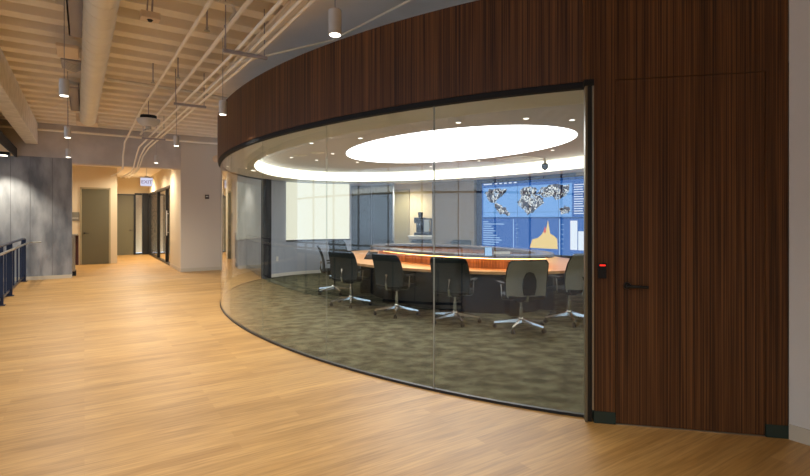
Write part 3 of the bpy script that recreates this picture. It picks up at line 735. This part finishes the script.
# ================================================================== CHAIRS
def make_chair(label, mesh_m, group):
    t = thing('office_chair', label, 'chair', (0, 0, 0), group)
    b = MB(); b.lathe([(.045, .085), (.05, .10), (.045, .15), (.03, .17)], seg=20)
    for k in range(5):
        a = 2*PI*k/5 + PI/2; d = Vector((math.cos(a), math.sin(a), 0)); w = Vector((-d.y, d.x, 0))
        r0, r1 = .03, .35
        vs = []
        for r, hw, z0, z1 in ((r0, .028, .10, .150), (.16, .022, .095, .128), (r1, .015, .078, .098)):
            vs += [d*r - w*hw + Vector((0, 0, z0)), d*r + w*hw + Vector((0, 0, z0)), d*r + w*hw*.8 + Vector((0, 0, z1)), d*r - w*hw*.8 + Vector((0, 0, z1))]
        fs = [(0, 1, 2, 3), (8, 11, 10, 9)]
        for j in (0, 4): fs += [(j, j+4, j+5, j+1), (j+1, j+5, j+6, j+2), (j+2, j+6, j+7, j+3), (j+3, j+7, j+4, j)]
        b.add(vs, fs)
    b.build('star_base', M['chrome'], t)
    for k in range(5):
        a = 2*PI*k/5 + PI/2; d = Vector((math.cos(a), math.sin(a), 0)); w = Vector((-d.y, d.x, 0)); c = d*.345
        b = MB()
        R = Matrix.Rotation(a, 3, 'Z') @ Matrix.Rotation(PI/2, 3, 'X')
        for s in (-1, 1): b.lathe([(.022, -.009), (.027, -.005), (.027, .005), (.022, .009)], c + w*s*.014 + Vector((0, 0, .035)), 14, R)
        b.tube([c+Vector((0, 0, .035)), c+Vector((0, 0, .08))], .007, 8)
        b.build('caster', M['rubber'], t)
    b = MB(); b.tube([(0, 0, .15), (0, 0, .30)], .026, 14); b.tube([(0, 0, .30), (0, 0, .40)], .016, 12); b.build('gas_column', M['chrome'], t)
    b = MB(); b.box((-.11, -.14, .385), (.11, .12, .425)); b.build('tilt_mechanism', M['blackm'], t, bevel=.01)
    # seat cushion: rounded slab with waterfall front
    b = MB(); nx, ny = 12, 12; top = []; bot = []
    for j in range(ny+1):
        for i in range(nx+1):
            x = -1+2*i/nx; y = -1+2*j/ny
            w = .25*(1-.08*max(0, y)); rx = x*w*(1-.06*y*y); ry = y*.24*(1-.05*x*x)
            edge = max(abs(x), abs(y))**6
            z = .485 - .022*edge - .03*max(0, y-.5)**1.5*2 + .012*abs(x)**2
            top.append((rx, ry, z)); bot.append((rx*.97, ry*.97, .425+.01*edge))
    n = (nx+1)*(ny+1); fs = []
    for j in range(ny):
        for i in range(nx):
            q = j*(nx+1)+i; fs.append((q, q+1, q+nx+2, q+nx+1)); fs.append((n+q, n+q+nx+1, n+q+nx+2, n+q+1))
    rim = [i for i in range(nx+1)] + [(j+1)*(nx+1)-1 for j in range(1, ny+1)] + [ny*(nx+1)+i for i in range(nx-1, -1, -1)] + [j*(nx+1) for j in range(ny-1, 0, -1)]
    for i in range(len(rim)):
        a, c = rim[i], rim[(i+1) % len(rim)]; fs.append((a, n+a, n+c, c))
    b.add(top+bot, fs, smooth=True); b.build('seat', M['fabric'], t)
    # backrest: curved in both directions
    def back(x, z, k=0.0):  # x -1..1, z 0..1
        hw = .262 + .012*math.sin(z*PI); yy = -.215 - .11*z + .045*math.sin(z*PI)*(1) - .035*(x*x)*-1 + k
        return Vector((x*hw, yy, .45 + .49*z))
    b = MB(); nx, nz = 10, 12; f0 = []; f1 = []
    for j in range(nz+1):
        for i in range(nx+1):
            x = -1+2*i/nx; z = j/nz
            xs = x*(1-.10*max(0, (z-.85)/.15)**2 - .08*max(0, (.1-z)/.1)**2)
            f0.append(back(xs, z)); f1.append(back(xs, z, -.014))
    n = len(f0); fs = []
    for j in range(nz):
        for i in range(nx):
            q = j*(nx+1)+i; fs.append((q, q+1, q+nx+2, q+nx+1)); fs.append((n+q, n+q+nx+1, n+q+nx+2, n+q+1))
    rim = [i for i in range(nx+1)] + [(j+1)*(nx+1)-1 for j in range(1, nz+1)] + [nz*(nx+1)+i for i in range(nx-1, -1, -1)] + [j*(nx+1) for j in range(nz-1, 0, -1)]
    for i in range(len(rim)):
        a, c = rim[i], rim[(i+1) % len(rim)]; fs.append((a, n+a, n+c, c))
    b.add(f0+f1, fs, smooth=True); b.build('backrest', mesh_m, t)
    b = MB()
    loop = [back(-1, 0), back(-1, .25), back(-1, .5), back(-1, .75), back(-.97, .93), back(-.86, 1.0), back(0, 1.0), back(.86, 1.0), back(.97, .93), back(1, .75), back(1, .5), back(1, .25), back(1, 0)]
    b.tube([p+Vector((0, -.007, 0)) for p in loop], .009, 8); b.build('back_frame', M['blackm'], t)
    b = MB(); b.tube([(0, -.10, .40), (0, -.24, .42), (0, -.262, .50), (0, -.25, .64)], .018, 10); b.build('back_support', M['chrome'], t)
    for s in (-1, 1):
        b = MB(); b.tube([(s*.12, -.06, .41), (s*.27, -.06, .42), (s*.285, -.06, .46), (s*.285, -.05, .62)], .011, 8); ar = b.build('arm_support', M['chrome'], t)
        b = MB(); b.box((s*.285-.03, -.14, .62), (s*.285+.03, .08, .645)); b.build('arm_pad', M['blackm'], ar, bevel=.01)
    return t
def facing(x, y, turn=0.0):
    """rotation so the sitter faces the table centre"""
    d = Vector((tcen.x - x, tcen.y - y)); 
    # aim along the oval's inward normal
    rel = Vector((x, y)) - tcen; nu, nv = (rel@EU)/TA**2, (rel@EV)/TB**2; n = -(EU*nu + EV*nv)
    return math.atan2(n.y, n.x) - PI/2 + math.radians(turn)
grp = 'office chairs around the conference table'
dark = make_chair('black mesh office chair turned side-on at the table tip nearest the glowing board', M['mesh_dark'], grp)
x, y, _ = at(334, 294); dark.location = (x, y, .006); dark.rotation_euler = (0, 0, facing(x, y, 0))
spots = [
    (351, 305.5, 26, 'black mesh office chair between the side-on chair and the square-on chair'),
    (397, 315, 0, 'black mesh office chair seen squarely from behind, desk phone beside it'),
    (455, 323, -4, 'black mesh office chair just behind the bright upright glass joint'),
]
for (px, py, tr, lb) in spots:
    p = at(px, py); clone(dark, (p.x, p.y, .006), facing(p.x, p.y, tr), lb)
grey = make_chair('mesh office chair with its back coloured grey as if lit, standing whole between the bright glass joint and the jamb', M['mesh_lit_tone'], grp)  # same chair as the dark ones, light painted into its mesh colour
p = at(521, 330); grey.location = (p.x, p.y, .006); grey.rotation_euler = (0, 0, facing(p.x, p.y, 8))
p0_ = p; p = at(569, 323); clone(grey, (p.x, p.y, .006), math.radians(28), 'mesh office chair with its back coloured grey as if lit, partly cut off by the bronze jamb of the glass').scale = (1.04, 1.04, 1.06)
# dark lumbar plate only on the whole chair with the light-painted back
b = MB(); pts = [(-.07, .50), (-.09, .60), (-.085, .70), (-.05, .78), (0, .80), (.05, .78), (.085, .70), (.09, .60), (.07, .50)]
fr = [Vector((x, -.285-.10*(z-.5), z)) for x, z in pts]; bk_ = [v + Vector((0, -.03, 0)) for v in fr]; k = len(pts)
b.add(fr+bk_, [tuple(range(k)), tuple(range(k, 2*k))[::-1]] + [(i, (i+1) % k, k+(i+1) % k, k+i) for i in range(k)])
o_ = b.build('lumbar_plate', M['blackm'], None, bevel=.006); o_.parent = grey
for (px, Y, lb) in ((344, 11.9, 'black office chair behind the far tip of the table beside the side-on chair'),
                    (386, 12.1, 'black office chair across the table in front of the dark glass wall panels'),
                    (420, 12.2, 'black office chair on the far side of the table below the coffee machine'),
                    (457, 12.0, 'black office chair on the far side of the table in front of the taupe wall')):
    x = (px-CX)/F*Y; clone(dark, (x, Y, .006), facing(x, Y, 0), lb)

# things on the table
p = at(371, 259, .742)
t = thing('desk_phone', 'dark desk phone tilted up on the wooden worktop between the near chairs', 'phone', p)
def loc(p, a):
    c, s = math.cos(a), math.sin(a); return lambda x, y, z: Vector((p.x + c*x - s*y, p.y + s*x + c*y, p.z + z))
L = loc(p, -.5)
b = MB(); b.add([L(-.10, -.09, 0), L(.10, -.09, 0), L(.10, .09, 0), L(-.10, .09, 0), L(-.10, -.08, .02), L(.10, -.08, .02), L(.10, .08, .13), L(-.10, .08, .13)], [(0, 3, 2, 1), (4, 5, 6, 7), (0, 1, 5, 4), (1, 2, 6, 5), (2, 3, 7, 6), (3, 0, 4, 7)]); b.build('phone_body', M['blackm'], t, bevel=.005)
b = MB(); b.tube([L(-.07, -.05, .06), L(-.07, .0, .095), L(-.07, .06, .14)], .016, 8); b.build('handset', M['black'], t)
def ledge_pt(x, y, z): return at(x, y, z)
for (xx, yy, w_, h_, m_, nm, lb, sm) in (
        (488.5, 256.0, .10, .12, SB_l, 'touch_panel', 'small upright touch panel with a pale blue screen on the raised ledge', 0),
        (502, 254.5, .25, .045, M['white_gloss'], 'name_plate', 'long low white plate on the raised ledge beside the touch panel', 0)):
    p = at(xx, yy, .956); a = facing(p.x, p.y); L = loc(p, 0.15)
    t = thing(nm, lb, 'panel' if nm == 'touch_panel' else 'plate', p)
    b = MB(); b.box((-w_/2-.006, .004, 0), (w_/2+.006, .016, h_+.006), L); b.build('casing', M['blackm'], t)
    b = MB(); b.box((-w_/2, 0, .004), (w_/2, .004, h_), L); b.build('display' if nm == 'touch_panel' else 'face', m_, t)

# ================================================================== HALL CEILING SERVICES
def pipe(pts, r, name, label, cat, m='pipe', group=None, seg=10):
    b = MB(); b.tube(pts, r, seg); return tag(b.build(name, M[m]), label, cat, group)
# spiral duct
du = thing('air_duct', 'round spiral air duct running along the ribbed ceiling', 'duct', g(5, .1, 3.5))
b = MB(); b.tube([g(-4.9, .17, 3.5), g(3, .16, 3.5), g(11.8, .06, 3.5)], .142, 28); b.build('duct_body', M['duct'], du)
for k in range(34):
    u = 2.0 + k*.288; vv = .16 - (u-3)*.01136; b = MB(); b.tube([g(u, vv, 3.5), g(u+.014, vv, 3.5)], .1445, 28); b.build('spiral_seam', M['duct'], du)
b = MB(); b.box((11.78, -.14, 3.42), (12.3, .24, 3.60), G); b.build('duct_end_box', M['junction'], du, bevel=.01)
# grey lighting/cable trays left of the duct with a cover box
def ctray(u0, u1, lb, dv=0.0):
    t = thing('cable_tray', lb, 'cable tray', g(u0, -.2, 3.58))
    b = MB(); b.box((u0, -.15-dv, 3.60), (u1, -.0-dv, 3.62), G); b.build('tray_floor', M['duct_grey'], t)
    for v in (-.15-dv, -.015-dv):
        b = MB(); b.box((u0, v, 3.60), (u1, v+.015, 3.68), G); b.build('tray_side', M['duct_grey'], t)
ctray(4.4, 6.9, 'flat grey cable tray beside the round duct before the pale cover box')
ctray(9.6, 11.6, 'flat grey cable tray beside the far end of the round duct', dv=.07)
p = at(75.5, 55, 3.56)
t = thing('junction_box', 'pale square ceiling box tucked against the round duct', 'junction box', p); u, v = uv_of(p)
b = MB(); b.box((u-.30, -.29, 3.555), (u+.20, -.06, 3.598), G); b.build('box_cover', M['junction'], t, bevel=.01)
b = MB(); b.box((u+.30, -.26, 3.56), (u+.75, -.03, 3.58), G); b.build('cable_loops', M['duct_grey'], t)
for k in range(6):
    b = MB(); uu = u+.32+k*.07; b.tube([g(uu, -.26, 3.58), g(uu, -.19, 3.53), g(uu+.03, -.10, 3.52), g(uu+.05, -.03, 3.57)], .008, 6); b.build('cable', M['white_metal'], t)
pipe([g(0, -.27, 3.66), g(5, -.27, 3.66), g(6.0, -.25, 3.66)], .018, 'conduit', 'thin conduit running beside the cable tray left of the round duct', 'conduit')
# header pipe
pipe([g(14.6, -5.8, 3.62), g(14.6, -1.2, 3.62)], .028, 'sprinkler_pipe', 'thin pipe along the concrete header on the stair side of the beam', 'pipe')
pipe([g(14.6, -.94, 3.62), g(14.6, 3.4, 3.62)], .028, 'sprinkler_pipe', 'thin pipe running across the top of the concrete header', 'pipe')
# pipe A with its drop into the corridor
pipe([g(-4.5, 1.1, 3.6), g(2.77, 1.07, 3.6), g(10.65, .93, 3.6), g(14.2, .85, 3.42), g(14.66, .84, 3.1), g(14.74, .84, 2.8), g(15.6, .80, 2.76), g(17.5, .70, 2.8)], .021, 'water_pipe', 'single ceiling pipe nearest the duct, bending down over the corridor', 'pipe')
pipe([g(-4.5, 1.38, 3.6), g(2.9, 1.37, 3.6), g(9.8, 1.28, 3.6), g(13.9, 1.18, 3.6)], .024, 'water_pipe', 'single ceiling pipe between the bent pipe and the bundle of conduits', 'pipe')
for k, (o, lb) in enumerate(((-.12, 'one of three bundled conduits, the one on the duct side'), (.012, 'one of three bundled conduits, the middle one'), (.10, 'one of three bundled conduits, the one on the wood wall side'))):
    pipe([g(-4.5, 1.5+o, 3.3), g(5.5, 1.5+o, 3.3), g(14.1, 1.28+o, 3.3), g(14.55, 1.22+o*.7, 3.12), g(14.78, 1.15+o*.6, 2.80), g(15.6, 1.15+o*.6, 2.78), g(18, 1.1+o, 2.8)], .019, 'conduit', lb, 'conduit')
# hangers
for (uu, lb) in ((-1.5, 'strut hanger under the three conduits, out over the near hall'), (5.4, 'strut hanger under the three conduits near the wood fascia'), (8.3, 'strut hanger under the three conduits midway to the corridor'), (12.2, 'strut hanger under the three conduits close to the concrete header')):
    vv = 1.5 if uu < 6 else 1.5 - (uu-5.5)*.0256
    t = thing('pipe_hanger', lb, 'pipe hanger', g(uu, vv, 3.27))
    b = MB(); b.box((uu-.02, vv-.27, 3.245), (uu+.02, vv+.20, 3.277), G); b.build('strut', M['duct_grey'], t)
    for o in (-.245, .17):
        b = MB(); b.tube([g(uu, vv+o, 3.25), g(uu, vv+o, Z_DECK)], .006, 6); b.build('threaded_rod', M['duct_grey'], t)
# rising branch line over the fascia
pts = [at(244, 61, 3.45), at(331, 41, 3.45), at(411, 0, 3.45)]
pipe([pts[0] + (pts[0]-pts[1])*.15] + pts + [pts[2] + (pts[2]-pts[1])*.6], .013, 'conduit', 'thin conduit crossing the plain slab above the wood fascia', 'conduit')
# conduits with boxes on the ribs
pipe([g(9.2, .30, 3.72), g(9.35, 1.4, 3.74), g(9.5, 2.4, 3.72)], .025, 'conduit', 'brownish conduit running along a ceiling rib past the round speaker', 'conduit', 'beam')
pipe([at(219, 1, 3.7), at(232, 5, 3.7), at(235, 12, 3.7), at(229, 20, 3.68)], .016, 'conduit', 'short bent conduit hooked between the two single pipes', 'conduit', 'beam')
# sensor box
p = at(150, 17, 3.55)
t = thing('sensor_box', 'small cream sensor box hanging from conduit among the ceiling ribs', 'sensor box', p)
b = MB(); b.box((-.09, -.06, -.03), (.09, .06, .04), loc(p, .6)); b.build('box_body', M['junction'], t, bevel=.006)
b = MB(); b.tube([p+Vector((.02, 0, .04)), p+Vector((.02, .02, .25))], .01, 6); b.tube([p+Vector((-.03, 0, .04)), p+Vector((-.03, .02, .25))], .008, 6); b.build('conduit_stub', M['duct_grey'], t)
b = MB(); b.lathe([(.015, -.05), (.03, -.03)], p, 12); b.build('lens', M['black'], t)
# sprinkler heads
for k, (x, y, lb) in enumerate(((153, 80, 'small dark sprinkler head hanging between the duct and the ceiling speaker'), (207, 27, 'small dark sprinkler head close to the two single pipes near the top'), (178, 75, 'small dark sprinkler head under the pipe bundle near the speaker'), (225, 46, 'small dark sprinkler head beside the end of the ceiling ribs'))):
    p = at(x, y, 3.55)
    if k == 0:
        sp = thing('fire_sprinkler', lb, 'sprinkler', p, 'sprinkler heads on the ribbed ceiling')
        b = MB(); b.tube([p, p+Vector((0, 0, .25))], .010, 8); b.build('drop_pipe', M['duct_grey'], sp)
        b = MB(); b.lathe([(.03, -.045), (.03, -.04), (.012, -.03), (.015, 0)], p, 12); b.build('deflector', M['steel'], sp)
    else: clone(sp, p, 0, lb)
# round speaker
p = at(148.5, 121, 3.32)
t = thing('ceiling_speaker', 'round white ceiling speaker hanging near the concrete header', 'speaker', p)
b = MB(); b.lathe([(.10, -.10), (.17, -.05), (.20, .0), (.20, .03)], p, 28); b.build('speaker_cone', M['white_metal'], t)
b = MB(); b.lathe([(.14, .031), (.14, .10)], p, 24); b.build('speaker_can', M['blackm'], t)
b = MB(); b.lathe([(.05, -.16), (.05, -.10)], p, 16); b.tube([p+Vector((0, 0, -.15)), p+g(-.25, -.10, -.22)], .018, 8); b.build('bracket', M['white_metal'], t)
b = MB(); b.tube([p+Vector((0, 0, .1)), Vector((p.x, p.y, Z_DECK))], .008, 6); b.build('hanging_rod', M['duct_grey'], t)
# white duct stub above the far greige wall
pipe([g(14.3, 3.05, 3.15), g(13.2, 3.55, 3.18)], .09, 'duct_stub', 'short pale duct stub above the far wall beside the wood fascia', 'duct', 'junction', seg=16)

# ---- pendants
def pend(u, v, label, z=3.2, spot=True, energy=30, s=.88, ang=155, grp='white cylinder pendants of the hall'):
    p = g(u, v, z)
    t = thing('pendant_lamp', label, 'pendant lamp', p, grp)
    b = MB(); b.lathe([(.050*s, .004), (.052*s, .01), (.052*s, .195*s), (.046*s, .20*s)], p, 22); b.build('lamp_cylinder', M['white_metal'], t)
    b = MB(); b.lathe([(.043*s, .0), (.043*s, .0045)], p, 20); b.build('lamp_face', M['lamp'], t)
    zt = Z_DECK - (.04 if v > 1.82 and u < 9.3 else 0)
    b = MB(); b.tube([p+Vector((0, 0, .198*s)), Vector((p.x, p.y, zt))], .0035, 6); b.build('suspension_cable', M['duct_grey'], t)
    if spot:
        ld = bpy.data.lights.new('pendant_spot', 'SPOT'); ld.energy = energy; ld.spot_size = math.radians(ang); ld.spot_blend = 1.0; ld.shadow_soft_size = .06; ld.color = (1, .97, .91)
        lo_ = bpy.data.objects.new('pendant_spot', ld); C.objects.link(lo_); lo_.location = p + Vector((0, 0, -.03))
    return t
EN = 192
PZ = 2.75
pend(3.12, 1.46, 'largest white cylinder pendant, hanging in front of the wood fascia', PZ, energy=EN*.6, ang=100)
pend(6.25, 1.42, 'white cylinder pendant overlapping the left end of the wood fascia', PZ, energy=EN, ang=120)
pend(9.35, 1.345, 'white cylinder pendant hanging before the top of the greige far wall', PZ, energy=EN)
pend(12.45, 1.37, 'smallest white cylinder pendant just above the exit sign', PZ, energy=EN)
pend(6.2, -.175, 'white cylinder pendant under the cable tray beside the duct', PZ, energy=EN)
pend(9.35, -.22, 'white cylinder pendant below the end of the duct', PZ, energy=EN)
pend(12.3, -.28, 'white cylinder pendant right above the edge of the concrete wall', PZ, energy=EN)
bk = 'white cylinder pendant of the rows behind the viewpoint'
for u in (0.0, -3.1):
    for v in (-.2, 1.46): pend(u, v, bk, PZ, energy=EN*(.7 if v < 1 else .35))
pend(3.1, -.2, bk, PZ, energy=EN*.8)

# ---- stair light (black fixture washing the concrete)
p = g(14.1, -1.62, 2.96)
t = thing('wall_washer', 'black ceiling fixture lighting the concrete wall by the stairs', 'spotlight', p)
b = MB(); b.box((13.95, -1.85, 2.90), (14.2, -1.40, 2.969), G); b.build('fixture_body', M['black'], t, bevel=.005)
b = MB(); b.box((13.98, -1.80, 2.893), (14.17, -1.45, 2.899), G); b.build('lens', M['lamp'], t)
def spot(p, tgt, e, size, col, r=.05, blend=.8):
    ld = bpy.data.lights.new('spot', 'SPOT'); ld.energy = e; ld.spot_size = math.radians(size); ld.spot_blend = blend; ld.color = col; ld.shadow_soft_size = r
    o = bpy.data.objects.new('spot', ld); C.objects.link(o); o.location = p; d = Vector(tgt)-Vector(p); o.rotation_euler = d.to_track_quat('-Z', 'Y').to_euler(); return o
spot(g(14.25, -1.60, 2.88), g(14.75, -1.45, .9), 200, 85, (1, .93, .78))
# corridor and back office lights
def area(p, e, sx, sy, col, rot=0):
    ld = bpy.data.lights.new('panel_light', 'AREA'); ld.shape = 'RECTANGLE'; ld.size = sx; ld.size_y = sy; ld.energy = e; ld.color = col
    o = bpy.data.objects.new('panel_light', ld); C.objects.link(o); o.location = p; o.rotation_euler = (0, 0, rot); return o
for (u, v, e) in ((16.4, 1.5, 50), (18.2, 1.4, 40), (21.4, 1.6, 60), (20.2, 4.2, 200), (17.6, -.6, 14)):
    spot(g(u, v, 3.1), g(u, v, 0), e*4.5, 165, (1, .90, .74), .1)
# niche light, whiteboard washer, room washers
q = NW(.2, .35, 2.45); spot(q, q+Vector((0, 0, -1)), 170, 170, (1, .92, .74), .25)
q = at(333, 154, Z_UP-.05); 

# ---- exit sign
p = g(15.6, 1.34, 2.62)
xs = thing('exit_sign', 'lit white exit sign hanging over the corridor entrance', 'exit sign', p)
ex, ey = 146.6, 182
P = Vector(((ex-CX)/F*13.9, 13.9, EYE+(HY-ey)/F*13.9)); xs.location = P
rot = Matrix.Rotation(math.atan2(VY, VX), 4, 'Z')
def XL(x, y, z): return P + rot.to_3x3() @ Vector((x, y, z))
b = MB(); b.box((-.155, -.02, -.115), (.155, .02, .115), XL); b.build('sign_face', M['exit_face'], xs, bevel=.004)
b = MB(); b.box((-.165, -.024, .1151), (.165, .024, .14), XL); b.box((-.04, -.02, .14), (.04, .02, .17), XL); b.tube([XL(0, 0, .16), XL(0, 0, 3.2-P.z)], .008, 6); b.build('sign_canopy', M['white_metal'], xs)
tm = Matrix.Translation((0, 0, -.005)) @ rot @ Matrix.Translation((0, -.023, 0)) @ Matrix.Rotation(PI/2, 4, 'X')
text_mesh('sign_lettering', 'EXIT', .135, M['exit_text'], xs, tm)['label'] = 'dim violet EXIT lettering'

# wall plaques
t = thing('wall_plaque', 'small dark plaque on the greige far wall', 'plaque', g(PA-.01, 2.9, 1.9))
pc = None
def on_A(x, y):
    k = (x-CX)/F; t_ = PA/(k*UX+UY); return (k*t_*VX + t_*VY), EYE+(HY-y)/F*t_
v, z = on_A(207, 196.8); t.location = g(PA-.01, v, z)
b = MB(); b.box((PA-.02, v-.055, z-.06), (PA-.002, v+.055, z+.06), G); b.build('plaque_body', mat('plaque_brown', (62, 40, 30), .5), t, bevel=.003)
b = MB(); b.box((PA-.023, v-.035, z-.005), (PA-.0195, v+.035, z+.02), G); b.build('plaque_band', M['steel'], t)
t = thing('room_sign', 'grey room sign on the warm wall beside the first corridor door', 'sign', g(18.98, -.25, 1.5))
b = MB(); b.box((18.97, -.36, 1.42), (18.995, -.14, 1.70), G); b.build('sign_plate', mat('sign_grey', (120, 116, 104), .4), t)
b = MB(); b.box((18.962, -.34, 1.50), (18.969, -.16, 1.52), G); b.build('sign_band', M['white_metal'], t)
# fire call point
# drinking fountain cabinet in the recess
t = thing('drinking_fountain', 'steel drinking fountain cabinet tucked behind the concrete wall edge', 'drinking fountain', g(15.7, -.4, 0))
b = MB(); b.box((15.35, -.75, .12), (15.75, -.20, 1.04), G); b.build('cabinet_body', M['steel'], t, bevel=.008)
b = MB(); b.box((15.76, -.75, .25), (15.95, -.13, 1.04), G); b.build('side_panel', mat('dark_red_wood', (78, 34, 24), .5), t)
b = MB(); b.box((15.35, -.78, 1.04), (15.96, -.14, 1.07), G); b.build('basin_top', M['steel'], t, bevel=.006)
b = MB(); b.box((15.37, -.72, 0.0), (15.9, -.18, .12), G); b.build('plinth', M['blackm'], t)

# ================================================================== STAIR GUARD RAIL
gr = thing('stair_railing', 'blue-black steel stair guard railing with a steel handrail by the concrete wall', 'railing', g(14.6, -1.2, 0))
RV = -1.2
posts = [14.62, 12.0, 10.75, 8.1, 5.5, 3.0]
for u in posts:
    b = MB(); b.box((u-.02, RV-.045, .0), (u+.02, RV+.045, 1.0), G); b.build('post', M['steel_blue'], gr, bevel=.004)
    b = MB(); b.box((u-.07, RV-.07, .0), (u+.07, RV+.07, .012), G); b.build('base_plate', M['steel_blue'], gr)
b = MB(); b.box((3.0, RV-.035, 1.0), (14.64, RV+.035, 1.025), G); b.build('top_rail', M['steel_blue'], gr)
b = MB(); b.box((3.0, RV-.01, .09), (14.62, RV+.01, .13), G); b.build('bottom_rail', M['steel_blue'], gr)
b = MB(); b.box((3.0, RV-.01, .84), (14.62, RV+.01, .87), G); b.build('upper_rail', M['steel_blue'], gr)
for i in range(len(posts)-1):
    ua, ub = posts[i+1], posts[i]; n = max(2, int((ub-ua)/.6))
    for k in range(1, n):
        u = ua + (ub-ua)*k/n
        b = MB(); b.box((u-.008, RV-.015, .13), (u+.008, RV+.015, .84), G); b.build('baluster', M['steel_blue'], gr)
b = MB(); b.tube([g(3.2, RV+.10, .92), g(14.5, RV+.10, .92), g(14.72, RV+.14, .92), g(14.75, RV+.32, .92)], .019, 10); b.build('handrail', M['steel'], gr, label='brushed steel handrail')
for u in posts[:-1]:
    b = MB(); b.tube([g(u-.02, RV+.03, .86), g(u-.02, RV+.10, .905)], .008, 6); b.build('handrail_bracket', M['steel'], gr)
# floor edge channel under the rail
b = MB(); b.box((3.0, -1.30, -.10), (PA, -1.255, .012), G); struct(b.build('trim_26', M['steel_blue']))

# ================================================================== WORLD, CAMERA, RENDER
w = bpy.data.worlds.new('World'); bpy.context.scene.world = w; w.use_nodes = True
bg = w.node_tree.nodes['Background']; bg.inputs[0].default_value = (.60, .74, 1.0, 1); bg.inputs[1].default_value = 2.3
cam = bpy.data.cameras.new('Camera'); co = bpy.data.objects.new('Camera', cam); C.objects.link(co)
co.location = (0, 0, EYE); co.rotation_euler = (PI/2, 0, 0)
cam.sensor_width = 36; cam.lens = 36*F/810; cam.shift_y = -(238-HY)/810; cam.shift_x = 0; cam.clip_start = .02
sc = bpy.context.scene; sc.camera = co
sc.view_settings.view_transform = 'Standard'; sc.view_settings.look = 'None'; sc.view_settings.exposure = 0.0; sc.view_settings.gamma = 1; sc.view_settings.use_curve_mapping = False
sc.cycles.transparent_max_bounces = 24; sc.cycles.max_bounces = 12; sc.cycles.diffuse_bounces = 7; sc.cycles.use_denoising = True
